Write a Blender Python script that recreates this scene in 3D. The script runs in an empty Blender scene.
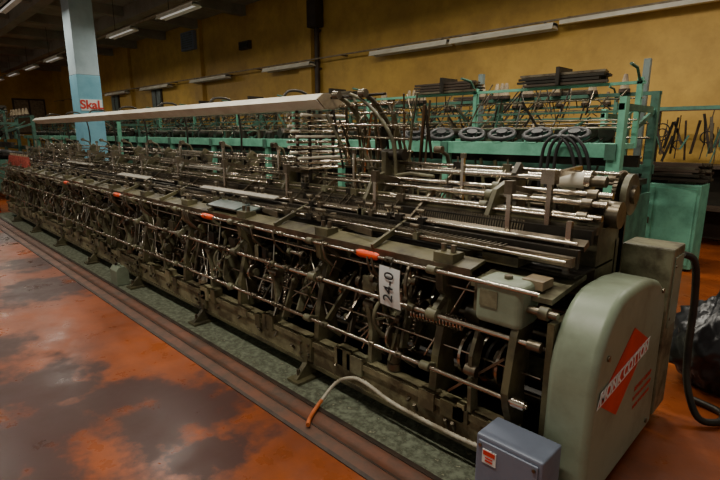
import bpy, math, random
from mathutils import Vector, Matrix
random.seed(7)
R=random.uniform
scene=bpy.context.scene

# ---------------------------------------------------------------- materials
def new_mat(name):
    m=bpy.data.materials.new(name); m.use_nodes=True
    nt=m.node_tree; b=nt.nodes['Principled BSDF']
    return m,nt,b
def grimy(name,c1,c2,scale=6,rough=(.35,.6),metal=0.0,lo=.4,hi=.65,bump=0.0,detail=8,c3=None,emit=0):
    m,nt,b=new_mat(name); N=nt.nodes; L=nt.links
    tc=N.new('ShaderNodeTexCoord'); nz=N.new('ShaderNodeTexNoise')
    nz.inputs['Scale'].default_value=scale; nz.inputs['Detail'].default_value=detail; nz.inputs['Roughness'].default_value=.65
    L.new(tc.outputs['Object'],nz.inputs['Vector'])
    cr=N.new('ShaderNodeValToRGB'); e=cr.color_ramp.elements
    e[0].position=lo; e[0].color=(*c1,1); e[1].position=hi; e[1].color=(*c2,1)
    if c3:
        x=cr.color_ramp.elements.new(min(.99,hi+.1)); x.color=(*c3,1)
    L.new(nz.outputs['Fac'],cr.inputs['Fac']); L.new(cr.outputs['Color'],b.inputs['Base Color'])
    mr=N.new('ShaderNodeMapRange'); mr.inputs['From Min'].default_value=.3; mr.inputs['From Max'].default_value=.7
    mr.inputs['To Min'].default_value=rough[0]; mr.inputs['To Max'].default_value=rough[1]
    L.new(nz.outputs['Fac'],mr.inputs['Value']); L.new(mr.outputs['Result'],b.inputs['Roughness'])
    b.inputs['Metallic'].default_value=metal
    if bump:
        bp=N.new('ShaderNodeBump'); bp.inputs['Strength'].default_value=bump; bp.inputs['Distance'].default_value=.01
        L.new(nz.outputs['Fac'],bp.inputs['Height']); L.new(bp.outputs['Normal'],b.inputs['Normal'])
    if emit:
        b.inputs['Emission Color'].default_value=(1,.95,.85,1); b.inputs['Emission Strength'].default_value=emit
    return m
M={}
M['rod']=grimy('polished_steel',(.64,.58,.48),(.33,.27,.20),2.5,(.16,.30),1.0,detail=3,lo=.42,hi=.65)
M['steel']=grimy('oily_steel',(.24,.205,.145),(.08,.06,.04),5,(.28,.5),.85)
M['dark']=grimy('dark_iron',(.033,.027,.018),(.011,.009,.006),6,(.35,.6),.4)
M['olive']=grimy('olive_paint',(.125,.112,.055),(.034,.027,.014),5,(.36,.6),.0,bump=.2)
M['olive2']=grimy('grey_green_paint',(.205,.20,.12),(.072,.060,.032),7,(.35,.6),.0,lo=.40,hi=.62,bump=.1)
M['beam']=grimy('worn_beam',(.27,.245,.135),(.085,.064,.03),4,(.5,.75),.0,lo=.42,hi=.6,bump=.3)
M['cover']=grimy('pale_green_cover',(.25,.305,.215),(.135,.145,.09),2.2,(.33,.5),.0,lo=.45,hi=.75)
M['bluebox']=grimy('blue_grey_enamel',(.18,.21,.28),(.12,.14,.19),3,(.4,.5),.0,lo=.5,hi=.8)
M['teal']=grimy('teal_paint',(.16,.45,.31),(.08,.25,.17),4,(.4,.6),.0,lo=.42,hi=.68)
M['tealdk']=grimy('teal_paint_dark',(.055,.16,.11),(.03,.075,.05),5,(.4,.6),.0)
M['white']=grimy('white_enamel',(.74,.71,.60),(.56,.51,.39),2,(.4,.6),.0)
M['tube']=grimy('lit_tube',(.8,.8,.75),(.8,.8,.75),2,(.4,.6),.0,emit=.3)
M['black']=grimy('black_rubber',(.012,.012,.013),(.02,.02,.02),5,(.4,.6))
M['orange']=grimy('orange_plastic',(.9,.09,.008),(.8,.06,.006),4,(.35,.5))
M['red']=grimy('red_paint',(.66,.035,.02),(.5,.025,.015),5,(.4,.5))
M['redyarn']=grimy('maroon_yarn',(.30,.05,.03),(.16,.03,.02),30,(.8,.9))
M['paper']=grimy('paper',(.78,.81,.79),(.70,.72,.68),3,(.8,.9))
M['ink']=grimy('ink',(.01,.01,.012),(.015,.015,.015),3,(.6,.7))
M['hose']=grimy('cream_hose',(.58,.55,.43),(.3,.26,.18),8,(.5,.6))
M['ohose']=grimy('orange_hose',(.60,.15,.03),(.38,.09,.02),8,(.5,.6))
M['sheet']=grimy('blue_grey_sheet',(.12,.155,.145),(.07,.09,.08),6,(.35,.5))
M['tan']=grimy('tan_wood',(.27,.21,.125),(.15,.11,.065),8,(.5,.7))
M['brown']=grimy('brown_paint',(.050,.030,.016),(.03,.018,.01),3,(.5,.6))
M['thread']=grimy('yarn',(.36,.34,.29),(.22,.2,.16),30,(.8,.9))

# ---------------------------------------------------------------- mesh builder
class B:
    def __init__(s): s.v=[];s.f=[];s.m=[];s.s=[];s.mats=[]
    def mi(s,k):
        if k not in s.mats: s.mats.append(k)
        return s.mats.index(k)
    def add(s,vs,fs,k,smooth=False):
        o=len(s.v); s.v.extend([tuple(p) for p in vs]); i=s.mi(k)
        for f in fs: s.f.append([a+o for a in f]); s.m.append(i); s.s.append(smooth)
    def box(s,x0,x1,y0,y1,z0,z1,k,rot=None,piv=None):
        vs=[Vector((x,y,z)) for x in(x0,x1) for y in(y0,y1) for z in(z0,z1)]
        if rot is not None:
            p=Vector(piv) if piv else Vector(((x0+x1)/2,(y0+y1)/2,(z0+z1)/2))
            vs=[rot@(q-p)+p for q in vs]
        s.add(vs,[(0,1,3,2),(4,6,7,5),(0,4,5,1),(2,3,7,6),(0,2,6,4),(1,5,7,3)],k)
    def cyl(s,p,q,r,k,n=10,r2=None,smooth=True):
        p=Vector(p);q=Vector(q); d=(q-p).normalized()
        a=d.orthogonal().normalized(); b=d.cross(a); r2=r if r2 is None else r2
        vs=[]
        for i in range(n):
            t=2*math.pi*i/n; o=a*math.cos(t)+b*math.sin(t)
            vs.append(p+o*r); vs.append(q+o*r2)
        s.add(vs,[(2*i,2*((i+1)%n),2*((i+1)%n)+1,2*i+1) for i in range(n)],k,smooth)
        o=[list(range(0,2*n,2))[::-1],list(range(1,2*n,2))]
        s.add(vs,o,k,False)
    def bar(s,p,q,w,t,k,up=(0,0,1)):
        p=Vector(p);q=Vector(q); d=(q-p).normalized(); u=Vector(up)
        a=d.cross(u)
        if a.length<1e-3: a=d.orthogonal()
        a.normalize(); b=a.cross(d)
        vs=[]
        for c in(p,q):
            for i,j in((-1,-1),(1,-1),(1,1),(-1,1)): vs.append(c+a*i*t/2+b*j*w/2)
        s.add(vs,[(0,1,2,3),(7,6,5,4),(0,4,5,1),(1,5,6,2),(2,6,7,3),(3,7,4,0)],k)
    def tube(s,pts,r,k,n=8,closed=False,rr=None):
        pts=[Vector(p) for p in pts]; m=len(pts)
        a=None
        vs=[]
        for i,p in enumerate(pts):
            if closed: d=(pts[(i+1)%m]-pts[i-1])
            else: d=pts[min(i+1,m-1)]-pts[max(i-1,0)]
            d.normalize()
            if a is None: a=d.orthogonal().normalized()
            else:
                a=a-d*a.dot(d)
                a=a.normalized() if a.length>1e-6 else d.orthogonal().normalized()
            b=d.cross(a); r_=rr[i] if rr else r
            for j in range(n):
                t=2*math.pi*j/n; vs.append(p+(a*math.cos(t)+b*math.sin(t))*r_)
        fs=[]
        for i in range(m if closed else m-1):
            for j in range(n):
                i2=(i+1)%m
                fs.append((i*n+j,i*n+(j+1)%n,i2*n+(j+1)%n,i2*n+j))
        s.add(vs,fs,k,True)
        if not closed: s.add(vs,[list(range(n))[::-1],list(range((m-1)*n,m*n))],k)
    def ext(s,prof,x0,x1,k):
        n=len(prof); vs=[(x0,y,z) for y,z in prof]+[(x1,y,z) for y,z in prof]
        s.add(vs,[list(range(n))[::-1],list(range(n,2*n))]+[(i,(i+1)%n,(i+1)%n+n,i+n) for i in range(n)],k)
    def exty(s,prof,y0,y1,k):
        n=len(prof); vs=[(x,y0,z) for x,z in prof]+[(x,y1,z) for x,z in prof]
        s.add(vs,[list(range(n)),list(range(n,2*n))[::-1]]+[(i,i+n,(i+1)%n+n,(i+1)%n) for i in range(n)],k)
    def ring(s,c,ax,r,tr,k,n=24,m=6):
        c=Vector(c);ax=Vector(ax).normalized();a=ax.orthogonal().normalized();b=ax.cross(a)
        s.tube([c+(a*math.cos(2*math.pi*i/n)+b*math.sin(2*math.pi*i/n))*r for i in range(n)],tr,k,m,True)
    def wheel(s,c,ax,r,tr,k,spokes=5,hub=.03):
        c=Vector(c);ax=Vector(ax).normalized();a=ax.orthogonal().normalized();b=ax.cross(a)
        s.ring(c,ax,r,tr,k)
        s.cyl(c-ax*hub,c+ax*hub,hub,k,12)
        for i in range(spokes):
            t=2*math.pi*i/spokes; s.bar(c,c+(a*math.cos(t)+b*math.sin(t))*r,tr*1.3,tr,k,up=ax)
    def helix(s,p,q,r,tr,turns,k,seg=8):
        p=Vector(p);q=Vector(q);d=q-p;ax=d.normalized();a=ax.orthogonal().normalized();b=ax.cross(a)
        n=int(turns*seg)
        s.tube([p+d*(i/n)+(a*math.cos(2*math.pi*i/seg)+b*math.sin(2*math.pi*i/seg))*r for i in range(n+1)],tr,k,4)
    def gear(s,c,ax,r,w,k,teeth=24,d=.008):
        c=Vector(c);ax=Vector(ax).normalized();a=ax.orthogonal().normalized();b=ax.cross(a)
        n=teeth*4;vs=[]
        for sd in(-1,1):
            for i in range(n):
                t=2*math.pi*i/n; rr=r if (i%4)<2 else r-d
                vs.append(c+ax*sd*w/2+(a*math.cos(t)+b*math.sin(t))*rr)
        s.add(vs,[list(range(n))[::-1],list(range(n,2*n))]+[(i,(i+1)%n,(i+1)%n+n,i+n) for i in range(n)],k)
    def obj(s,name,parent=None,bevel=0,seg=2):
        me=bpy.data.meshes.new(name); me.from_pydata(s.v,[],s.f)
        for k in s.mats: me.materials.append(M[k] if isinstance(k,str) else k)
        me.polygons.foreach_set('material_index',s.m); me.polygons.foreach_set('use_smooth',s.s)
        me.update()
        o=bpy.data.objects.new(name,me); scene.collection.objects.link(o)
        if parent: o.parent=parent
        if bevel:
            import bmesh
            bm=bmesh.new(); bm.from_mesh(me); bmesh.ops.remove_doubles(bm,verts=bm.verts,dist=1e-5); bmesh.ops.recalc_face_normals(bm,faces=bm.faces); bm.to_mesh(me); bm.free()
            md=o.modifiers.new('bevel','BEVEL'); md.width=bevel; md.segments=seg; md.limit_method='ANGLE'; md.angle_limit=math.radians(40)
        return o
def smooth(pts,k=6):
    P=[Vector(p) for p in pts]; P=[P[0]]+P+[P[-1]]; out=[]
    for i in range(1,len(P)-2):
        for j in range(k):
            t=j/k; a,b_,c,d=P[i-1],P[i],P[i+1],P[i+2]
            out.append(.5*((2*b_)+(c-a)*t+(2*a-5*b_+4*c-d)*t*t+(3*b_-a-3*c+d)*t**3))
    out.append(P[-2]); return out
def empty(name):
    e=bpy.data.objects.new(name,None); scene.collection.objects.link(e); return e
def rx(a): return Matrix.Rotation(a,3,'X')
def text(name,body,size,mat,loc,rot,parent=None,ext=.0008):
    c=bpy.data.curves.new(name,'FONT'); c.body=body; c.size=size; c.extrude=ext; c.align_x='CENTER'; c.align_y='CENTER'
    c.materials.append(M[mat]); o=bpy.data.objects.new(name,c); o.location=loc; o.rotation_euler=rot
    scene.collection.objects.link(o)
    if parent: o.parent=parent
    return o

# ================================================================ ROOM
WY=9.5; CH=5.7; FX=-38
fm,nt,b=new_mat('painted_floor'); N=nt.nodes;L=nt.links
geo=N.new('ShaderNodeNewGeometry')
def noise(sc,det=6,ro=.6):
    n=N.new('ShaderNodeTexNoise'); n.inputs['Scale'].default_value=sc; n.inputs['Detail'].default_value=det; n.inputs['Roughness'].default_value=ro
    L.new(geo.outputs['Position'],n.inputs['Vector']); return n
def math_(op,a,bv):
    n=N.new('ShaderNodeMath'); n.operation=op
    for i,x in enumerate((a,bv)):
        if isinstance(x,(int,float)): n.inputs[i].default_value=x
        else: L.new(x,n.inputs[i])
    return n.outputs[0]
n1=noise(1.1,8,.65); n2=noise(4,7,.62); n3=noise(40,3,.6)
acc=None
for (x,y,r) in [(-2.65,1.12,.50),(-2.25,1.0,.36),(-3.1,.95,.34),(-3.0,.35,.65),(-3.6,.6,.5),(-2.4,.3,.5),(-6.0,1.15,.6),(-7.3,1.35,.5),(-9.5,1.3,.7),(-1.9,.55,.3),(-4.6,.3,.5)]:
    d=N.new('ShaderNodeVectorMath'); d.operation='DISTANCE'; L.new(geo.outputs['Position'],d.inputs[0]); d.inputs[1].default_value=(x,y,0)
    v=math_('SUBTRACT',1.0,math_('DIVIDE',d.outputs['Value'],r))
    acc=v if acc is None else math_('MAXIMUM',acc,v)
sv=math_('ADD',math_('MULTIPLY',math_('MAXIMUM',acc,-.8),.6),math_('MULTIPLY',math_('SUBTRACT',n2.outputs['Fac'],.5),1.6))
sv=math_('ADD',sv,math_('MULTIPLY',math_('SUBTRACT',n1.outputs['Fac'],.5),.7))
rs=N.new('ShaderNodeValToRGB'); rs.color_ramp.elements[0].position=.0; rs.color_ramp.elements[0].color=(0,0,0,1); rs.color_ramp.elements[1].position=.28; rs.color_ramp.elements[1].color=(.95,.95,.95,1)
L.new(sv,rs.inputs['Fac'])
base=N.new('ShaderNodeValToRGB'); e=base.color_ramp.elements
e[0].position=.38; e[0].color=(.36,.080,.012,1); e[1].position=.62; e[1].color=(.19,.045,.012,1)
L.new(n1.outputs['Fac'],base.inputs['Fac'])
sp=N.new('ShaderNodeMixRGB'); sp.blend_type='MULTIPLY'; sp.inputs[0].default_value=.3
L.new(base.outputs[0],sp.inputs[1]); L.new(n3.outputs['Fac'],sp.inputs[2])
mx=N.new('ShaderNodeMixRGB'); L.new(rs.outputs[0],mx.inputs[0]); L.new(sp.outputs[0],mx.inputs[1]); mx.inputs[2].default_value=(.042,.013,.009,1)
L.new(mx.outputs[0],b.inputs['Base Color'])
mr=N.new('ShaderNodeMapRange'); L.new(n2.outputs['Fac'],mr.inputs['Value']); mr.inputs['From Min'].default_value=.3;mr.inputs['From Max'].default_value=.7;mr.inputs['To Min'].default_value=.22;mr.inputs['To Max'].default_value=.45
L.new(mr.outputs[0],b.inputs['Roughness']); b.inputs['Specular IOR Level'].default_value=.3
bp=N.new('ShaderNodeBump'); bp.inputs['Strength'].default_value=.15; bp.inputs['Distance'].default_value=.01; L.new(n2.outputs['Fac'],bp.inputs['Height']); L.new(bp.outputs[0],b.inputs['Normal'])
M['floor']=fm
wm,nt,b=new_mat('yellow_wall'); N=nt.nodes;L=nt.links
geo=N.new('ShaderNodeNewGeometry')
n1=noise(.45,7,.65); n2=noise(2.2,8,.7)
base=N.new('ShaderNodeValToRGB'); e=base.color_ramp.elements
e[0].position=.36; e[0].color=(.62,.375,.070,1); e[1].position=.64; e[1].color=(.40,.235,.045,1)
L.new(n1.outputs['Fac'],base.inputs['Fac'])
sp=N.new('ShaderNodeMixRGB'); sp.blend_type='MULTIPLY'; sp.inputs[0].default_value=.4
r2=N.new('ShaderNodeValToRGB'); r2.color_ramp.elements[0].position=.35; r2.color_ramp.elements[0].color=(.55,.5,.42,1); r2.color_ramp.elements[1].position=.55; r2.color_ramp.elements[1].color=(1,1,1,1)
L.new(n2.outputs['Fac'],r2.inputs['Fac'])
L.new(base.outputs[0],sp.inputs[1]); L.new(r2.outputs[0],sp.inputs[2]); L.new(sp.outputs[0],b.inputs['Base Color']); b.inputs['Roughness'].default_value=.6
M['wall']=wm
M['ceil']=grimy('ceiling_plaster',(.36,.33,.27),(.24,.22,.18),1.2,(.8,.9))
M['ceilbeam']=grimy('ceiling_beam',(.29,.265,.21),(.20,.18,.14),1.2,(.8,.9))
M['drip']=grimy('speckled_green',(.24,.27,.19),(.075,.08,.052),22,(.3,.55),lo=.38,hi=.6,bump=.3,c3=(.50,.49,.34))
M['edge']=grimy('floor_edge',(.05,.03,.018),(.02,.012,.009),8,(.5,.7))
M['band']=grimy('dirty_red_band',(.14,.050,.024),(.06,.036,.022),5,(.4,.6))
M['blue']=grimy('pale_blue_paint',(.42,.55,.60),(.32,.43,.48),2,(.5,.7))
M['blue2']=grimy('blue_paint',(.20,.48,.60),(.14,.38,.50),2,(.5,.7))

q=B(); q.box(FX,6,-5,WY,-.1,0,'floor'); q.obj('floor')
q=B(); q.box(FX,6,WY,WY+.2,0,CH,'wall'); q.obj('wall_back')
q=B(); q.box(FX-.2,FX,-5,WY+.2,0,CH,'wall'); q.obj('wall_left')
q=B(); q.box(FX,6,-5,WY,CH,CH+.15,'ceil')
q.obj('ceiling')
q=B()
for i in range(13): q.box(-36+i*3,-35.75+i*3,-5,WY,CH-.3,CH,'ceilbeam')
for y in (2.,4.3,6.9): q.box(FX,6,y-.15,y+.15,CH-.42,CH-.001,'ceilbeam')
q.obj('trim_1')
q=B()
for x in (-30.5,-24.9,-18.,-11.6): q.box(x-.28,x+.28,WY-.14,WY,0,CH,'wall')
q.obj('trim_2')
q=B()
q.cyl((-11.1,WY-.1,0.01),(-11.1,WY-.1,CH-.45),.07,'brown'); q.box(-11.28,-10.9,WY-.3,WY-.02,4.5,5.2,'brown')
for z in(1,2.2,3.4,4.4): q.box(-11.2,-11.0,WY-.12,WY-.015,z,z+.05,'brown')
q.obj('drain_pipe')
q=B(); q.box(-18.9,-17.9,WY-.28,WY-.145,4.7,5.35,'bluebox'); 
for i in range(7): q.box(-18.8,-18.0,WY-.31,WY-.27,4.78+i*.08,4.81+i*.08,'sheet')
q.obj('ventilation_unit')
q=B(); q.box(-15.1,-14.5,WY-.12,WY,4.35,4.6,'brown'); q.box(-15.05,-14.55,WY-.14,WY-.12,4.4,4.55,'dark'); q.obj('wall_junction_box')
q=B()
for x in (-33,-31,-27,-22): 
    q.box(x-.5,x+.5,WY-.06,WY,2.2,3.6,'brown'); q.box(x-.42,x+.42,WY-.08,WY-.05,2.28,3.52,'sheet')
    q.box(x-.02,x+.02,WY-.1,WY-.05,2.28,3.52,'brown')
q.obj('window_1')
q=B()
for y in (-2,0.5,3,5.5,8):
    q.box(FX,FX+.06,y-.9,y+.9,1.6,3.8,'brown'); q.box(FX+.05,FX+.08,y-.8,y-.05,1.7,3.7,'tan'); q.box(FX+.05,FX+.08,y+.05,y+.8,1.7,3.7,'tan')
q.obj('window_2')

col=empty('column'); q=B(); q.box(-14.8,-14.2,4.1,4.65,3.1,CH-.43,'blue'); q.box(-14.805,-14.195,4.095,4.655,0,3.1,'blue2'); q.obj('shaft',col,.015)
q=B()
q.box(-14.193,-14.18,4.12,4.63,2.22,2.50,'paper'); q.obj('graffiti_ground',col)
text('graffiti','SkaL',.30,'red',(-14.172,4.375,2.36),(math.pi/2,0,math.pi/2),col,.003).data.offset=.008

def fixture(q,x0,x1,y,z,wall=False,tube='paper'):
    q.exty([(x0,z),(x1,z),(x1,z+.04),(x0,z+.04)],y-.09,y+.09,'white')
    q.ext([(y-.13,z-.06),(y-.07,z+.05),(y+.07,z+.05),(y+.13,z-.06),(y+.125,z-.065),(y+.06,z+.0),(y-.06,z+.0),(y-.125,z-.065)],x0,x1,'white')
    q.cyl((x0+.03,y,z-.03),(x1-.03,y,z-.03),.02,tube)
    q.box(x0,x0+.03,y-.1,y+.1,z-.05,z+.04,'white');q.box(x1-.03,x1,y-.1,y+.1,z-.05,z+.04,'white')
    if wall:
        for x in (x0+.2,x1-.2): q.box(x-.02,x+.02,y,WY-.005,z+.05,z+.08,'brown')
zl=3.55; yl=WY-.3
def Xw(px,Y,py):
    u=(px-360)/490; v=(240-py)/490; a=.977+.213*v
    return Y*(u-a)/(u+a)
wl=empty('wall_light_row')
for a,b_ in ((452,555),(372,449),(265,312),(192,228),(142,170),(107,127)):
    f=lambda px: 133-(px+140)*.151
    x0=Xw(a,yl,f(a)); x1=Xw(b_,yl,f(b_))
    q=B(); fixture(q,x0,x1,yl,zl,wall=True); q.obj('fluorescent_light',wl)
q=B(); q.box(-37,4,yl-.02,yl+.02,zl+.08,zl+.11,'tan'); q.box(Xw(560,yl,28),2.5,yl-.05,yl+.05,zl+.0,zl+.07,'white')
for i in range(20): q.box(-36+i*2,-35.95+i*2,yl,WY-.005,zl+.09,zl+.12,'brown')
q.obj('wall_trunking',wl)
for y,z in ((5.8,4.5),(3.1,4.8),(0.6,4.8)):
    cr_=empty('ceiling_light_row')
    q=B(); q.box(-36,-4,y-.03,y+.03,z+.04,z+.09,'tan')
    for i in range(9): q.cyl((-34+i*3.6,y,z+.08),(-34+i*3.6,y,CH-.005),.008,'dark',6)
    q.obj('cable_tray',cr_)
    for i in range(9):
        q=B(); fixture(q,-34.5+i*3.6,-32.6+i*3.6,y,z-.01,tube='tube'); q.obj('fluorescent_light',cr_)

q=B(); q.box(-12.6,-.85,1.75,4.6,0,.004,'drip'); q.obj('floor_strip')
q=B(); q.box(-12.6,-.9,1.52,1.72,0,.004,'band'); q.box(-12.6,-.9,1.72,1.75,0,.010,'edge'); q.box(-12.6,-.9,1.495,1.52,0,.006,'edge'); q.box(-12.6,-.9,1.60,1.61,0,.007,'edge')
q.obj('trim_3')

# ================================================================ MAIN KNITTING MACHINE
km=empty('knitting_machine')
XL=-12.2; XR=-.84
q=B()
q.box(XL,XR-.1,1.95,2.03,.09,.29,'beam'); q.box(XL,XR-.1,2.82,2.90,.09,.29,'beam')
q.box(XL,XR-.1,1.935,1.95,.25,.285,'beam'); q.box(XL,XR-.1,1.94,1.95,.095,.12,'olive')
q.box(XL,XR-.1,2.05,2.80,.10,.12,'dark')
x=-1.55
while x>XL:
    q.box(x-.03,x+.03,2.03,2.82,.1,.24,'olive')
    x-=.96
for x in [-1.0-1.45*i for i in range(8)]:
    q.ext([(2.0,.3),(1.93,.3),(1.92,.12),(1.83,.03),(1.83,.006),(2.0,.006)],x-.02,x+.02,'olive')
    q.box(x-.06,x+.06,1.81,2.02,.006,.025,'olive'); q.box(x-.06,x+.06,1.925,1.95,.14,.3,'olive')
    for s in(-.04,.04):
        for z in (.18,.26): q.cyl((x+s,1.92,z),(x+s,1.905,z),.011,'steel',6)
    q.cyl((x,1.86,.006),(x,1.86,.09),.012,'steel',6)
    q.ext([(2.85,.3),(2.92,.3),(2.95,.1),(3.02,.006),(2.85,.006)],x-.02,x+.02,'olive')
for i in range(60):
    x=R(XL+.1,XR-.2); q.cyl((x,1.952,R(.14,.24)),(x,1.925,.2),.01,'steel',6)
for i in range(40):
    x=R(XL+.2,XR-.3); w=R(.02,.07); q.box(x-w,x+w,1.925,2.0,R(.2,.25),R(.29,.36),random.choice(['olive','olive2','beam']))
q.obj('base_frame',km)
q=B()
secs=[-1.42-.96*i for i in range(12)]
for i,x in enumerate(secs):
    t=.022
    q.ext([(1.96,.28),(2.16,.28),(2.13,.42),(2.10,.58),(2.16,.74),(2.30,.86),(2.44,.94),(2.44,1.04),(2.22,1.03),(2.05,.985),(1.99,.95),(2.0,.86),(2.06,.80),(2.02,.66),(1.98,.5)],x-t,x+t,'olive')
    q.ext([(2.90,.28),(2.74,.28),(2.72,.55),(2.62,.78),(2.44,.92),(2.44,1.04),(2.66,1.06),(2.74,1.3),(2.84,1.3),(2.82,.9),(2.88,.6)],x-t,x+t,'olive')
    q.ext([(2.1,.5),(2.74,.5),(2.74,.56),(2.1,.56)],x-t*.7,x+t*.7,'olive')
    q.cyl((x-.05,2.38,.62),(x+.05,2.38,.62),.06,'olive2',14)
    q.cyl((x-.03,1.95,.74),(x+.03,1.95,.74),.03,'olive2',12)
    q.bar((x,1.95,.74),(x,2.06,.82),.04,.03,'olive2')
    q.bar((x,1.90,.47),(x,2.04,.42),.035,.028,'olive2'); q.cyl((x-.028,1.90,.47),(x+.028,1.90,.47),.024,'olive2',12)
    q.cyl((x-.025,1.93,.98),(x+.025,1.93,.98),.022,'olive2',12); q.bar((x,1.93,.98),(x,2.02,.96),.03,.025,'olive2')
    q.ext([(2.4,1.0),(2.5,1.0),(2.52,1.2),(2.62,1.28),(2.62,1.38),(2.50,1.34),(2.42,1.2)],x-.014,x+.014,'olive')
    q.ext([(2.74,1.28),(2.82,1.28),(2.86,1.42),(2.76,1.48),(2.70,1.42)],x-.016,x+.016,'olive')
    xm=x-.48
    q.ext([(1.98,.28),(2.08,.28),(2.05,.45),(2.08,.6),(2.03,.72),(1.96,.66),(1.99,.5)],xm-.015,xm+.015,'olive2')
    q.cyl((xm-.04,1.99,.66),(xm+.04,1.99,.66),.028,'steel',12)
q.obj('side_castings',km)
q=B()
for (y,z,r,k) in [(1.93,.98,.010,'rod'),(1.95,.74,.014,'rod'),(1.90,.47,.012,'rod'),(2.38,.62,.024,'steel'),(2.6,.45,.02,'steel'),
                  (2.05,.88,.008,'rod'),(2.12,.66,.010,'rod'),(2.2,.36,.012,'steel'),(2.02,.56,.007,'rod'),(2.62,.8,.016,'steel'),
                  (2.3,.8,.014,'steel'),(2.2,.9,.012,'dark'),(2.5,.6,.02,'dark'),(2.3,.4,.016,'dark'),
                  (2.18,1.075,.009,'rod'),(2.30,1.14,.010,'rod'),(2.46,1.235,.008,'rod'),
                  (2.58,1.30,.011,'rod'),(2.64,1.335,.008,'rod'),(2.70,1.30,.009,'steel'),(2.78,1.44,.010,'rod'),(2.86,1.38,.009,'steel'),(2.92,1.25,.012,'steel'),
                  (2.95,1.1,.012,'steel')]:
    q.cyl((XL,y,z),(XR-.02,y,z),r,k,10)
q.box(XL,-1.25,2.02,2.15,.995,1.012,'olive',rx(.18))
q.box(XL,-1.25,2.01,2.03,.965,1.0,'steel')
q.box(XL,XR,2.20,2.235,1.05,1.095,'steel'); q.box(XL,XR,2.26,2.29,1.03,1.12,'dark'); q.box(XL,XR,2.33,2.39,1.11,1.14,'steel',rx(.4))
q.box(XL,XR,2.41,2.44,1.12,1.19,'dark'); q.box(XL,XR,2.47,2.50,1.16,1.20,'steel')
q.box(XL,XR,2.50,2.55,1.18,1.25,'olive'); q.box(XL,XR,2.66,2.69,1.17,1.23,'dark'); q.box(XL,XR,2.80,2.84,1.10,1.2,'olive')
q.box(XL,XR,2.25,2.75,.985,.995,'dark')
q.box(XL,XR,2.76,2.78,.30,1.10,'dark')  # dark sheet added behind the castings, stands in for shade inside the machine
q.obj('long_bars',km)
q=B()
x=XR-.35
while x>XL+.1:
    if (int(-x/.08))%12 not in (0,1):
        q.box(x-.0035,x+.0035,2.405,2.412,1.13,1.205,'steel',rx(-.35))
    x-=.016
x=XR-.35
while x>XL+.1:
    q.box(x-.004,x+.004,2.17,2.25,1.098,1.102,'steel'); x-=.03
q.obj('needle_combs',km)
q=B()
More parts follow.
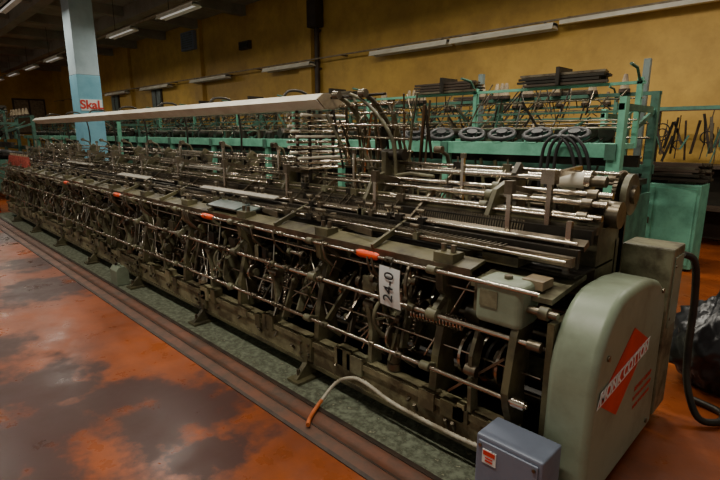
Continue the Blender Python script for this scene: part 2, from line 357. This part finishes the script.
for i,x in enumerate(secs):
    xx=x-.08
    for j in range(8):
        xx-=R(.05,.12); r=R(.05,.14); w=R(.012,.03)
        q.cyl((xx-w/2,2.38,.62+R(-.01,.01)),(xx+w/2,2.38,.62),r,random.choice(['steel','dark','rod','steel']),22)
    for j in range(6):
        xx=x-R(.1,.85); r=R(.04,.10); q.gear((xx,2.6,.45),(1,0,0),r,.02,'steel',20,.006)
    for j in range(4):
        xx=x-R(.1,.85); q.gear((xx,2.12,.66),(1,0,0),R(.04,.085),.018,random.choice(['steel','rod']),22,.006)
    for j in range(12):
        xx=x-R(.05,.9); a=R(-.12,.12)
        z1=R(.55,.92); y1=R(1.98,2.2)
        q.bar((xx,1.95+R(0,.12),R(.32,.55)),(xx+a,y1,z1),R(.015,.055),R(.01,.018),random.choice(['steel','olive','olive2','rod','olive']),up=(0,1,0))
        q.cyl((xx-.015+a,y1,z1),(xx+.015+a,y1,z1),R(.02,.045),random.choice(['steel','olive']),12)
    for j in range(12):
        xx=x-R(.05,.9); q.bar((xx,2.1+R(0,.25),R(.3,.5)),(xx+R(-.15,.15),2.2+R(0,.3),R(.8,1.0)),R(.02,.05),.014,random.choice(['olive','dark','steel','olive2']),up=(0,1,0))
    for (y,z,r) in ((1.93,.98,.016),(1.95,.74,.022),(1.90,.47,.018)):
        for j in range(3):
            xx=x-R(.08,.88); w=R(.012,.03); q.cyl((xx-w,y,z),(xx+w,y,z),r,random.choice(['steel','olive']),12)
            q.cyl((xx,y,z),(xx,y-.03,z+.01),.007,'steel',6)
            if random.random()<.6: q.bar((xx,y,z),(xx+R(-.03,.03),y+.12,z-.10),.022,.012,random.choice(['olive','steel','olive2']),up=(0,1,0))
    for j in range(3):
        xx=x-R(.1,.85)
        q.tube([(xx,1.93,1.0),(xx,1.91,.97),(xx+.01,1.92,.9),(xx+.03,1.97,.84),(xx+.03,2.03,.8)],.007,'steel',6)
    for j in range(5):
        xx=x-R(.1,.9); y=R(1.98,2.12); q.helix((xx,y,R(.4,.5)),(xx+R(-.05,.05),y+.05,R(.66,.8)),.012,.0025,14,'rod')
    if i in (1,3,4,7): q.helix((x-.1,2.12,.62),(x-.55,2.12,.60),.035,.005,20,'steel',10)
    for j in range(7):
        xx=x-R(.05,.9); q.cyl((xx,2.0,R(.35,.5)),(xx-R(-.4,.4),2.1,R(.7,.95)),.006,'rod',6)
    for j in range(4):
        xx=x-R(.1,.6); y=R(2.0,2.2); z=R(.36,.88); l_=R(.15,.35); q.cyl((xx,y,z),(xx-l_,y,z),R(.008,.018),'rod',8); q.cyl((xx,y,z),(xx-.03,y,z),.026,'steel',12); q.cyl((xx-l_,y,z),(xx-l_+.02,y,z),.022,'olive2',12)
    for j in range(random.choice([1,2,3,3])):
        xx=x-R(.15,.85); v_=random.choice([0,1,3,3,4])
        if v_==0:
            q.ext([(2.0,.36),(2.08,.36),(2.14,.5),(2.08,.68),(1.98,.62),(1.96,.48)],xx-.009,xx+.009,'olive2')
            q.cyl((xx-.02,2.04,.5),(xx+.02,2.04,.5),.03,'steel',12)
        elif v_==1:
            q.cyl((xx,2.02,.34),(xx,2.04,.52),.035,'olive',14); q.cyl((xx,2.04,.52),(xx,2.07,.78),.01,'rod',8); q.cyl((xx,2.02,.30),(xx,2.02,.34),.045,'steel',14)
        elif v_==4:   # yarn bobbin on a peg
            q.cyl((xx,2.02,.32),(xx,2.02,.35),.04,'tan',14); q.cyl((xx,2.02,.35),(xx,2.03,.47),.03,'thread',14,.018); q.cyl((xx,2.03,.47),(xx,2.03,.50),.008,'steel',6)
        else:
            z0=R(.48,.62); r0=R(.06,.1); q.cyl((xx-.012,2.05,z0),(xx+.012,2.05,z0),r0,'steel',24); q.cyl((xx-.03,2.05,z0),(xx+.03,2.05,z0),.03,'olive2',12); q.ring((xx,2.05,z0),(1,0,0),r0,.008,'rod')
    for j in range(2):
        xx=x-R(.1,.85)
        q.box(xx-.05,xx+.05,2.05,2.13,.68,.80,random.choice(['olive2','olive','dark']))
        q.cyl((xx-.08,2.09,.74),(xx+.08,2.09,.74),.02,'steel',10)
q.wheel((-1.62,2.02,.86),(1,.35,0),.10,.011,'steel',5,.025)
q.wheel((-1.75,2.05,.62),(1,-.5,0),.14,.012,'olive2',5,.03)
q.wheel((-3.6,2.03,.62),(1,-.3,0),.11,.010,'olive2',5,.025)
q.wheel((-6.5,2.03,.62),(1,.2,0),.11,.010,'olive2',5,.025)
q.obj('cam_mechanism',km)
q=B()
for i,x in enumerate(secs):
    q.box(x+.16,x+.185,2.34,2.36,1.05,1.40,'rod'); q.box(x+.15,x+.195,2.33,2.37,1.34,1.41,'steel')
    q.bar((x+.17,2.35,1.38),(x+.17,2.6,1.33),.03,.014,'steel')
    q.box(x-.3,x-.28,2.60,2.62,1.1,1.5,'rod'); q.cyl((x-.29,2.61,1.5),(x-.29,2.61,1.53),.02,'steel')
    for j in range(8):
        xx=x-R(.05,.9); y,z=random.choice([(2.58,1.30),(2.64,1.335),(2.70,1.30),(2.46,1.235),(2.78,1.44)])
        w=R(.01,.03); q.box(xx-w,xx+w,y-.018,y+.018,z-.02,z+.025,random.choice(['steel','olive2','olive','dark']))
        q.cyl((xx,y,z),(xx,y,z+R(.03,.08)),.006,'steel',6); 
        q.bar((xx,y,z),(xx,y-.10,z-.08),.012,.005,'steel')
    for j in range(7):
        xx=x-R(.05,.9); y,z=random.choice([(2.18,1.075),(2.30,1.14)])
        w=R(.012,.03); q.box(xx-w,xx+w,y-.02,y+.02,z-.02,z+.02,random.choice(['steel','olive2','dark']))
        q.cyl((xx,y,z),(xx,y-.03,z+.05),.005,'rod',6); 
        q.cyl((xx+.03,y-.02,z+.06),(xx-.03,y-.02,z+.06),.012,'steel',8)
    for j in range(4):
        xx=x-R(.05,.9); yy=R(2.04,2.4); q.tube([(xx+R(-.05,.05),yy+R(-.02,.02),1.02+(yy-2.04)*.3+R(0,.03)) for _ in range(8)],.004,random.choice(['thread','tan']),5)
    xx=x-.48
    q.bar((xx,2.0,1.01),(xx,2.34,1.13),.03,.02,'olive'); q.bar((xx,2.34,1.13),(xx,2.60,1.30),.03,.016,'steel')
    q.bar((xx-.1,2.1,1.06),(xx-.35,2.14,1.07),.04,.008,'steel')
    q.tube([(x-.6,2.9,1.2),(x-.6,2.93,1.36),(x-.6,2.88,1.5),(x-.6,2.78,1.54)],.014,'olive',8)
    q.cyl((x-.63,2.78,1.54),(x-.57,2.78,1.54),.025,'steel',12)
    q.box(x-.06,x+.06,2.02,2.12,1.0,1.05,'olive'); q.cyl((x-.03,2.07,1.05),(x-.03,2.07,1.09),.015,'steel',8); q.cyl((x+.03,2.07,1.05),(x+.03,2.07,1.09),.015,'steel',8)
for i in range(2,11):
    x=secs[i]
    for j in range(8):
        y=R(2.3,2.8); q.cyl((x-.9,y,1.22+(y-2.3)*.45),(x-.1,y+R(-.01,.01),1.22+(y-2.3)*.45),.005,'rod',6)
q.box(-4.35,-3.15,2.20,2.26,1.15,1.16,'thread',rx(.25)); q.box(-6.5,-5.6,2.20,2.28,1.15,1.16,'thread',rx(.25)); q.box(-9,-7.8,2.3,2.36,1.2,1.21,'thread',rx(.3)); q.box(-5.5,-4.5,2.5,2.56,1.29,1.30,'thread',rx(.3))
for i in range(9):
    x=-12.15+i*.17; q.cyl((x,2.12,1.03),(x,2.12,1.22),.07,'redyarn',14,.035); q.cyl((x,2.12,1.22),(x,2.12,1.26),.015,'tan',8)
q.obj('carrier_rails',km)
q=B(); q.box(-3.95,-3.3,2.05,2.22,1.05,1.062,'sheet',rx(.2)); q.box(-3.9,-3.45,2.03,2.18,1.062,1.07,'sheet',rx(.22)); q.obj('folded_sheet',km)
q=B()
for x in (-1.87,-3.71,-5.75,-7.67):
    q.tube([(x-.085,1.93,.98),(x-.075,1.93,.98),(x-.06,1.93,.98),(x+.06,1.93,.98),(x+.075,1.93,.98),(x+.085,1.93,.98)],.02,'orange',14,rr=[.012,.019,.022,.022,.019,.012])
q.obj('orange_grips',km)
q=B()
q.box(-.83,-.80,1.97,2.85,.12,.85,'olive'); 
q.box(-.98,-.84,2.5,2.88,.84,1.18,'olive'); q.box(-.95,-.86,2.6,2.86,1.18,1.3,'dark')
q.cyl((-1.15,2.72,1.40),(-1.0,2.72,1.40),.045,'white',20); q.cyl((-1.0,2.72,1.40),(-.97,2.72,1.40),.055,'rod',20); q.cyl((-.97,2.72,1.40),(-.90,2.72,1.40),.03,'steel',16)
q.cyl((-2.2,2.72,1.40),(-1.15,2.72,1.40),.016,'rod',12)
q.box(-1.12,-1.04,2.68,2.76,1.18,1.36,'olive2')
q.cyl((-.84,2.86,1.33),(-.81,2.86,1.33),.11,'olive2',28); q.cyl((-.81,2.86,1.33),(-.79,2.86,1.33),.05,'steel',20); q.gear((-.87,2.86,1.33),(1,0,0),.125,.02,'steel',36,.008)
q.box(-.9,-.84,2.82,2.9,.9,1.3,'olive')
q.cyl((-.86,2.68,1.24),(-.80,2.68,1.24),.07,'steel',20); q.gear((-.88,2.6,1.16),(1,0,0),.09,.02,'steel',28,.007)
q.box(-1.085,-1.06,2.42,2.45,.98,1.46,'rod'); q.box(-1.11,-1.04,2.40,2.46,1.40,1.47,'rod'); q.bar((-1.07,2.43,1.44),(-1.07,2.8,1.46),.03,.02,'rod')
q.box(-.93,-.905,2.32,2.35,.98,1.24,'rod')
for z,y,e in ((1.30,2.55,-2.0),(1.34,2.62,-2.6),(1.24,2.5,-2.2),(1.40,2.9,-2.3)): q.cyl((e,y,z),(-.83,y,z),.016,'rod',14); q.cyl((-.95,y,z),(-.90,y,z),.028,'steel',12); q.cyl((-1.5,y,z),(-1.46,y,z),.03,'olive2',12)
q.box(-1.25,-.84,2.02,2.4,.935,.96,'olive2',rx(.1)); q.box(-1.0,-.9,2.05,2.16,.96,1.0,'tan'); 
q.box(-1.3,-1.1,2.2,2.36,1.0,1.06,'olive')
q.cyl((-.95,2.0,.88),(-.80,2.0,.88),.018,'steel',14); q.cyl((-.88,2.0,.88),(-.84,2.0,.88),.030,'olive2',16)
q.cyl((-.90,1.95,.74),(-.84,1.95,.74),.024,'steel',14); q.cyl((-.93,1.90,.47),(-.87,1.90,.47),.024,'rod',14)
q.ext([(1.96,.28),(2.06,.28),(2.04,.5),(2.08,.7),(2.1,.9),(2.0,.92),(1.93,.76),(1.88,.5),(1.9,.42)],-.98,-.945,'olive')
q.ext([(1.93,.3),(2.0,.3),(1.98,.5),(2.03,.66),(1.97,.72),(1.92,.6)],-1.18,-1.16,'olive2')
q.cyl((-1.20,1.94,.52),(-1.14,1.94,.52),.03,'steel',12)
q.bar((-1.3,1.95,.36),(-1.02,1.98,.62),.03,.012,'steel',up=(0,1,0))
for j in range(9):
    xx=-1.0-j*.035; q.cyl((xx,2.12,.52),(xx-.015,2.12,.52),.08+.02*(j%3),['steel','dark','rod'][j%3],20)
q.helix((-1.28,2.03,.70),(-1.62,2.03,.68),.035,.006,16,'rod',10)
q.obj('end_drive',km)
q=B()
for i in range(11):
    z=1.37+i*.042
    for j in range(3):
        x=-3.28+j*.08+R(-.01,.01)
        q.cyl((x,2.44+R(-.03,.03),z),(x,2.94+R(-.03,.03),z+R(-.004,.004)),.012,'rod' if (i+j)%4 else 'white',8)
for x in (-3.28,-3.12):
    for y in (2.55,2.80): q.box(x-.008,x+.008,y-.012,y+.012,1.15,1.83,'dark')
q.obj('spindle_rack',km)
q=B()
for dx in (0,.28):
    x=-2.85+dx
    q.tube(smooth([(x,2.95,1.2),(x,2.97,1.45),(x,2.9,1.68),(x,2.74,1.86),(x,2.6,1.93)],4),.018,'olive',10)
    q.cyl((x-.03,2.6,1.93),(x+.03,2.6,1.93),.03,'steel',12)
q.cyl((-3.1,2.9,1.68),(-2.3,2.9,1.68),.012,'rod'); q.cyl((-3.1,2.74,1.86),(-2.4,2.74,1.86),.012,'rod'); q.cyl((-3.1,2.65,1.92),(-2.4,2.65,1.92),.01,'dark')
for j in range(30):
    x=-3.05+j*.03; q.bar((x,2.9+R(-.1,.05),R(1.3,1.5)),(x+R(-.15,.15),2.8+R(-.15,.1),R(1.65,1.95)),R(.01,.03),.008,random.choice(['dark','steel','olive','rod']),up=(0,1,0))
for j in range(5): q.cyl((-3.0,2.7+R(-.1,.2),1.45+j*.09),(-2.25,2.7+R(-.1,.2),1.43+j*.09),.009,'rod',8)
q.gear((-2.6,2.85,1.62),(1,.3,0),.09,.02,'dark',26); q.wheel((-2.75,2.8,1.7),(1,.3,0),.08,.008,'steel',4,.02)
q.tube(smooth([(-2.70,2.6,1.93),(-2.58,2.61,1.88),(-2.46,2.62,1.79),(-2.36,2.63,1.68),(-2.3,2.64,1.55),(-2.28,2.64,1.34)],4),.013,'olive',8)
q.tube([(-2.28,2.64,1.36),(-2.15,2.64,1.38),(-1.95,2.64,1.37)],.012,'olive2',8)
q.cyl((-2.45,2.7,1.5),(-2.25,2.7,1.5),.04,'dark',14); q.box(-2.42,-2.38,2.64,2.76,1.25,1.52,'olive')
q.obj('lever_tower',km)
q=B()
x0,x1=-11.8,-2.98
q.ext([(2.50,1.90),(2.58,1.835),(2.72,1.835),(2.80,1.90),(2.73,1.95),(2.57,1.95)],x0,x1,'white')
q.ext([(2.51,1.905),(2.585,1.838),(2.715,1.838),(2.79,1.905),(2.73,1.948),(2.57,1.948)],x1,x1+.012,'tan')
for i in range(7):
    x=-3.6-i*1.3
    q.tube(smooth([(x,2.95,1.1),(x,3.02,1.5),(x,3.0,1.85),(x,2.9,2.0),(x,2.72,2.01),(x,2.65,1.94)],4),.012,'dark',8)
q.obj('light_trough',km)
q=B(); q.box(-1.17,-.935,1.93,2.12,.785,.995,'cover'); q.obj('gearbox_casing',km,.03,4)
q=B(); q.box(-1.14,-1.05,1.925,1.931,.87,.95,'olive2'); q.box(-1.19,-1.17,1.96,2.08,.82,.96,'olive2'); q.cyl((-1.05,2.02,.99),(-1.05,2.02,1.01),.02,'steel',12); q.obj('gearbox_plate',km)
prof=[(1.93,.05),(1.93,.62)]
for i in range(1,10):
    t=math.pi/2*i/9; prof.append((2.27-.34*math.cos(t),.62+.36*math.sin(t)))
prof+=[(2.45,.98),(2.62,.96),(2.76,.92),(2.86,.86),(2.91,.76),(2.92,.05)]
q=B(); q.ext(prof,-.80,-.60,'cover'); ec=q.obj('end_cover',km,.035,5)
for p in ec.data.polygons: p.use_smooth=True
md=ec.modifiers['bevel']; md.angle_limit=math.radians(50); md.harden_normals=True
q=B()
dia=[(1.99,.55),(2.38,.78),(2.63,.65),(2.24,.40)]
q.ext(dia,-.6,-.597,'red'); q.ext([(1.97,.535),(2.0,.605),(2.66,.655),(2.62,.585)],-.597,-.5955,'paper')
q.ext([(1.985,.543),(2.01,.596),(2.645,.646),(2.61,.592)],-.5955,-.595,'red')
for y in(2.05,2.8):
    for z in(.12,.86 if y>2.5 else .74): q.cyl((-.601,y,z),(-.592,y,z),.014,'steel',8)
q.obj('logo_diamond',km)
text('logo_text','MONK COTTON',.085,'paper',(-.593,2.31,.597),(math.pi/2,-.07,math.pi/2),km).data.offset=.002
text('maker_line_1','BENTLEY GROUP',.036,'red',(-.598,2.64,.42),(math.pi/2,0,math.pi/2),km)
text('maker_line_2','SUTTON-IN-ASHFIELD',.030,'red',(-.598,2.64,.37),(math.pi/2,0,math.pi/2),km)
text('maker_line_3','MADE IN ENGLAND',.030,'red',(-.598,2.64,.32),(math.pi/2,0,math.pi/2),km)
q=B(); q.box(-.86,-.60,2.95,3.18,.08,1.05,'olive2'); q.obj('rear_panel',km,.01,2)
q=B(); q.box(-.6,-.595,2.98,3.15,.6,1.0,'cover'); 
for z in (.65,.95): q.cyl((-.6,3.0,z),(-.59,3.0,z),.008,'steel',8)
q.obj('rear_panel_door',km)

eb=empty('electrical_box')
q=B(); q.box(-.99,-.69,1.71,1.89,.03,.375,'bluebox'); q.obj('case',eb,.008,2)
q=B(); q.box(-.975,-.705,1.70,1.71,.05,.355,'bluebox'); q.obj('lid',eb,.004,2)
q=B(); q.box(-.95,-.885,1.696,1.70,.26,.325,'paper'); q.box(-.945,-.89,1.694,1.696,.30,.32,'red'); q.box(-.935,-.90,1.694,1.696,.27,.278,'red'); q.box(-.935,-.90,1.694,1.696,.285,.291,'red')
for x in(-.963,-.72):
    for z in(.07,.335): q.cyl((x,1.70,z),(x,1.694,z),.008,'steel',8)
for x in (-.98,-.74): q.box(x,x+.03,1.76,1.87,0.005,.03,'dark')
q.obj('label_and_screws',eb)

tg=empty('paper_tag')
q=B(); 
vs=[];n=6
for i in range(n+1):
    z=.965-.215*i/n; yb=1.862-.008*math.sin(i/n*3.1); sh=.010*i/n
    vs+= [(-1.715+sh,yb,z),(-1.575+sh,yb+.004,z-.008)]
q.add(vs,[(2*i,2*i+1,2*i+3,2*i+2) for i in range(n)],'paper',True); q.add([(x,y+.0015,z) for x,y,z in vs],[(2*i,2*i+2,2*i+3,2*i+1) for i in range(n)],'paper',True)
q.tube([(-1.64,1.861,.955),(-1.64,1.87,.98),(-1.64,1.91,.997),(-1.64,1.93,.995)],.002,'dark',4)
q.obj('card',tg)
text('number','24-0',.092,'ink',(-1.638,1.851,.857),(math.pi/2,math.pi/2*-1+.05,0),tg,.001)

q=B()
pts=[(-1.98,1.56,.025),(-2.04,1.63,.02),(-2.1,1.76,.04),(-2.08,1.87,.13),(-1.98,1.90,.19),(-1.86,1.90,.205),(-1.64,1.90,.165),(-1.35,1.90,.155),(-1.117,1.91,.155),(-1.0,1.92,.17)]
sp_=smooth(pts,14)
q.tube(sp_[:30],.013,'ohose',8); q.tube(sp_[29:],.011,'hose',8,rr=[.010+.0022*(i%2) for i in range(len(sp_)-29)])
q.obj('conduit_hose')
q=B(); q.tube(smooth([(-.61,3.2,.98),(-.56,3.26,.93),(-.54,3.29,.7),(-.53,3.26,.4),(-.50,3.22,.2),(-.42,3.17,.05),(-.33,3.24,.03),(-.34,3.38,.025),(-.5,3.44,.025)]),.02,'dark',10)
q.obj('power_cable')
import bmesh
bm=bmesh.new(); bmesh.ops.create_icosphere(bm,subdivisions=5,radius=1)
from mathutils import noise as mn
for v in bm.verts:
    p=v.co.copy(); f=1+.22*mn.noise(p*2.1)+.16*abs(mn.noise(p*5))+.12*abs(mn.noise(p*10))
    z=p.z; s=1-.45*max(0,z)**1.5
    v.co=Vector((p.x*.27*f*s,p.y*.30*f*s,(max(p.z,-.75))*.27*f+.21))
me=bpy.data.meshes.new('rubbish_bag'); bm.to_mesh(me); bm.free()
for p in me.polygons: p.use_smooth=True
bagm,nt,b=new_mat('black_plastic'); b.inputs['Base Color'].default_value=(.010,.010,.012,1); b.inputs['Roughness'].default_value=.35
me.materials.append(bagm); o=bpy.data.objects.new('rubbish_bag',me); scene.collection.objects.link(o)
mz=min(v.co.z for v in me.vertices); o.scale=(1,1,1.2); o.location=(-.44,3.84,-mz*1.2)
q=B(); q.box(-5.72,-5.52,1.76,1.89,.008,.17,'cover'); q.ext([(1.76,.17),(1.89,.17),(1.86,.21),(1.79,.21)],-5.72,-5.52,'cover'); q.cyl((-5.67,1.82,.21),(-5.67,1.82,.235),.02,'dark'); q.tube([(-5.63,1.82,.20),(-5.62,1.82,.24),(-5.56,1.82,.24),(-5.55,1.82,.2)],.007,'cover',6)
q.obj('plastic_canister',None,.01,2)

# ================================================================ TEAL MACHINES
def teal_machine(name,ox,oy,L_=11.5,first=False):
    root=empty(name); random.seed(11)
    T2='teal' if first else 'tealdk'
    q=B()
    x0,x1=-L_,0
    q.box(x0,x1,0,.06,1.42,1.55,'teal'); q.box(x0,x1,.06,.5,1.5,1.55,'teal'); q.box(x0,x1,1.25,1.31,1.2,1.3,'tealdk')
    q.box(x0,x1,0.05,.12,.1,.25,'tealdk'); q.box(x0,x1,1.15,1.22,.1,.25,'tealdk')
    n=int(L_/1.9)
    for i in range(n+1):
        x=x1-.05-i*1.9
        q.box(x-.04,x+.04,.02,.1,0,1.5,'teal'); q.box(x-.04,x+.04,1.2,1.28,0,2.1,'tealdk')
        q.box(x-.03,x+.03,.1,1.2,.9,.98,'tealdk'); q.box(x-.025,x+.025,.62,.67,1.5,2.2,T2); 
        q.tube([(x,.64,2.15),(x,.5,2.28),(x,.3,2.3)],.015,'tealdk',6)
        q.bar((x,.66,1.7),(x,1.25,1.9),.05,.03,'tealdk')
        q.box(x-.05,x+.05,-.02,.0,1.40,1.55,'tealdk')
    q.box(x0,x1,.62,.66,2.135,2.165,T2); q.box(x0,x1,1.22,1.26,2.06,2.1,'tealdk'); q.box(x0,x1,.63,.65,1.86,1.885,'tealdk')
    q.box(x1-.02,x1+.04,0,.10,.9,1.98,'teal'); q.box(x1-.03,x1+.03,0,.9,1.86,1.92,'tealdk'); q.box(x1-.02,x1+.02,.1,1.2,.2,1.0,'tealdk')
    q.obj('frame',root)
    q=B()
    for (y,z,r) in ((.35,1.7,.012),(.8,1.4,.014),(1.0,1.6,.012),(.64,2.0,.008),(.1,1.2,.012),(.1,.9,.015),(.5,1.78,.01),(.9,1.75,.01)):
        q.cyl((x0,y,z),(x1,y,z),r,'steel',8)
    q.box(x0,x1,.5,1.1,1.1,1.16,'dark'); q.box(x0,x1,.7,.76,1.3,1.42,'dark'); q.box(x0,x1,.9,.93,.3,1.1,'dark')
    x=x1-.3
    while x>x0+.2:
        y=R(.3,1.1); z=R(1.56,1.72)
        q.box(x-R(.02,.06),x+R(.02,.06),y,y+R(.03,.1),1.5,z,random.choice(['dark','steel','tealdk','dark']))
        q.bar((x,R(.3,.9),R(1.5,1.65)),(x+R(-.2,.2),R(.3,1.1),R(1.7,2.0)),R(.012,.03),.012,random.choice(['dark','tealdk','steel']))
        q.bar((x,R(.6,.9),R(1.8,2.0)),(x+R(-.2,.2),R(.6,1.1),R(2.0,2.25)),R(.01,.02),.01,random.choice(['dark','brown','steel']))
        q.bar((x,.05,R(.3,.8)),(x+R(-.2,.2),.1,R(1.0,1.4)),R(.02,.05),.015,random.choice(['dark','steel','olive']))
        if random.random()<.4: q.cyl((x-.02,R(.3,.6),1.65),(x+.02,.5,1.65),R(.05,.1),'dark',16)
        if random.random()<.2:
            q.cyl((x,1.2,2.1),(x,1.2,2.14),.06,'brown',12); q.cyl((x,1.2,2.14),(x,1.2,2.3),.05,'tan',12,.02)
        x-=R(.05,.11)
    for cx,w in ((-.85,.42),(-2.4,.4),(-4.6,.4),(-7.0,.4),(-9,.4)):
        for i in range(4):
            for j in range(3): q.box(cx-w-R(0,.1),cx+w+R(0,.1),.55+j*.09,.6+j*.09,2.17+i*.035,2.195+i*.035,random.choice(['dark','brown','steel']))
        q.box(cx-.02,cx+.02,.5,.85,2.17,2.36,'dark')
    q.obj('mechanism',root)
    if first:
        q=B()
        for i in range(7):
            x=-.45-i*.40; ax=Vector((.15+R(-.12,.12),-.38,.9)).normalized()
            c=Vector((x+R(-.04,.04),.12,1.64))
            q.ring(c,ax,.135,.026,'black',24,8); q.cyl(c-ax*.03,c+ax*.04,.06,'black',14); 
            for t in range(4):
                a=ax.orthogonal().normalized(); bb=ax.cross(a); q.bar(c,c+(a*math.cos(t*1.57)+bb*math.sin(t*1.57))*.13,.025,.02,'black',up=ax)
            q.cyl(c,(c.x,.12,1.5),.012,'dark',8)
        for k_ in range(3):
            xx=-.45+k_*.07
            q.tube(smooth([(xx-.25,-.06,1.1),(xx-.22,-.08,1.5),(xx-.1,-.08,1.62),(xx+.05,-.08,1.5),(xx+.12,-.06,1.2),(xx+.1,-.05,.9)]),.018,'black',8)
        q.obj('hand_wheels_and_belts',root)
    root.location=(ox,oy,0); return root
teal_machine('knitting_machine.001',-1.6,5.0,12,True)
teal_machine('knitting_machine.002',-2.6,7.4,12)
teal_machine('knitting_machine.003',-15.2,2.0,9)
teal_machine('knitting_machine.004',-15.5,5.4,12)
teal_machine('knitting_machine.005',-15.8,7.6,12)

cb=empty('storage_cabinet')
q=B(); q.box(-2.1,-1.22,6.85,7.3,.03,1.05,'teal'); q.obj('body',cb,.01)
q=B(); q.box(-2.06,-1.70,6.84,6.85,.08,1.0,'teal'); q.box(-1.66,-1.26,6.84,6.85,.08,1.0,'teal'); q.box(-2.05,-1.27,6.88,7.25,0,.03,'dark'); q.cyl((-1.73,6.83,.55),(-1.73,6.83,.63),.008,'steel'); q.obj('doors',cb)
q=B()
for i in range(80):
    z=1.065+.011*(i//4)+R(0,.01); y=6.9+R(0,.3); a=R(-.12,.12)
    q.bar((-2.05+R(0,.2),y,z+.0),(-1.25+R(-.15,.1),y+a,z+R(0,.01)),.03,.03,random.choice(['dark','steel','brown','steel']))
q.obj('metal_bars',cb)
q=B()
for x in (-2.3,-.9,.55):
    q.box(x-.03,x+.03,8.5,8.56,0,2.05,'dark'); q.box(x-.03,x+.03,8.94,9.0,0,2.05,'dark'); q.box(x-.02,x+.02,8.5,9.0,1.15,1.2,'dark')
q.box(-2.3,.55,8.5,8.98,1.15,1.2,'brown'); q.box(-2.3,.55,8.5,8.98,.55,.6,'brown'); q.box(-2.3,.55,8.5,8.54,1.98,2.03,'tealdk'); q.box(-2.3,.55,8.9,8.95,1.98,2.03,'brown'); q.box(-2.3,.55,8.8,8.84,.1,1.15,'dark')
random.seed(3)
for i in range(70):
    x=R(-2.2,.5); y=R(8.5,8.95)
    q.bar((x,y,R(1.2,1.5)),(x+R(-.15,.15),y+R(-.05,.05),R(1.6,2.0)),R(.01,.04),.012,random.choice(['dark','brown','steel','tealdk']))
for i in range(16):
    x=R(-2.2,.45); q.ring((x,8.6,R(1.4,1.9)),(R(-.3,.3),1,0),R(.06,.12),.01,random.choice(['dark','brown','steel']),16,5)
q.obj('winding_frame')
q=B(); q.box(-.9,.3,7.8,8.3,.05,1.0,'tealdk'); q.box(-.85,.25,7.79,7.8,.1,.95,'tealdk'); q.box(-.85,.25,7.85,8.25,0,.05,'dark'); q.box(-.7,.1,7.85,8.2,1.0,1.2,'dark'); q.box(-.5,-.2,7.9,8.1,1.2,1.35,'steel'); q.obj('workbench')
for x,y in ((-1.89,6.65),(-4.1,6.65)):
    q=B(); q.box(x-.035,x+.035,y-.035,y+.035,0,2.5,'sheet'); q.box(x-.08,x+.08,y-.08,y+.08,0,.02,'dark'); q.obj('steel_post')
q=B()
for z in (0,.15,.3): 
    q.box(-13.2,-12.75,1.5,1.52,z+.02,z+.12,'red'); q.box(-13.2,-12.75,1.88,1.9,z+.02,z+.12,'red'); q.box(-13.2,-13.18,1.5,1.9,z+.02,z+.12,'red'); q.box(-12.77,-12.75,1.5,1.9,z+.02,z+.12,'red')
for x in(-13.2,-12.79):
    for y in(1.5,1.86): q.box(x,x+.04,y,y+.04,0,.45,'red')
q.box(-13.18,-12.77,1.52,1.88,.02,.04,'red'); q.obj('plastic_crate')

# ================================================================ LIGHT
w=bpy.data.worlds.new('World'); scene.world=w; w.use_nodes=True
w.node_tree.nodes['Background'].inputs[0].default_value=(1.0,.93,.80,1); w.node_tree.nodes['Background'].inputs[1].default_value=.28
def area(n,loc,sx,sy,pw,col=(1,.93,.80),rot=(0,0,0)):
    l=bpy.data.lights.new(n,'AREA'); l.shape='RECTANGLE'; l.size=sx; l.size_y=sy; l.energy=pw; l.color=col
    o=bpy.data.objects.new(n,l); o.location=loc; o.rotation_euler=rot; scene.collection.objects.link(o); return o
for (x,y,z,p) in [(-1.5,.6,4.65,100),(-5.5,.6,4.65,65),(-10,.6,4.65,60),(-16,.6,4.65,50),(-3,3.1,4.65,105),(-8,3.1,4.65,75),(-15,3.1,4.65,60),(-22,3.1,4.65,70),(-3,5.8,4.3,125),(-7,5.8,4.3,75),(-13,5.8,4.3,60),(-20,5.8,4.3,75),(-28,5.8,4.3,75),(0,6.5,4.3,70)]:
    area('tube_light',(x,y,z),1.8,.15,p)

# ================================================================ CAMERA
cd=bpy.data.cameras.new('camera'); cam=bpy.data.objects.new('camera',cd); scene.collection.objects.link(cam)
cam.location=(0,0,1.65); cam.rotation_euler=(math.radians(90-12.3),0,math.radians(45)); cd.sensor_width=36; cd.lens=24.5; cd.clip_start=.05
scene.camera=cam
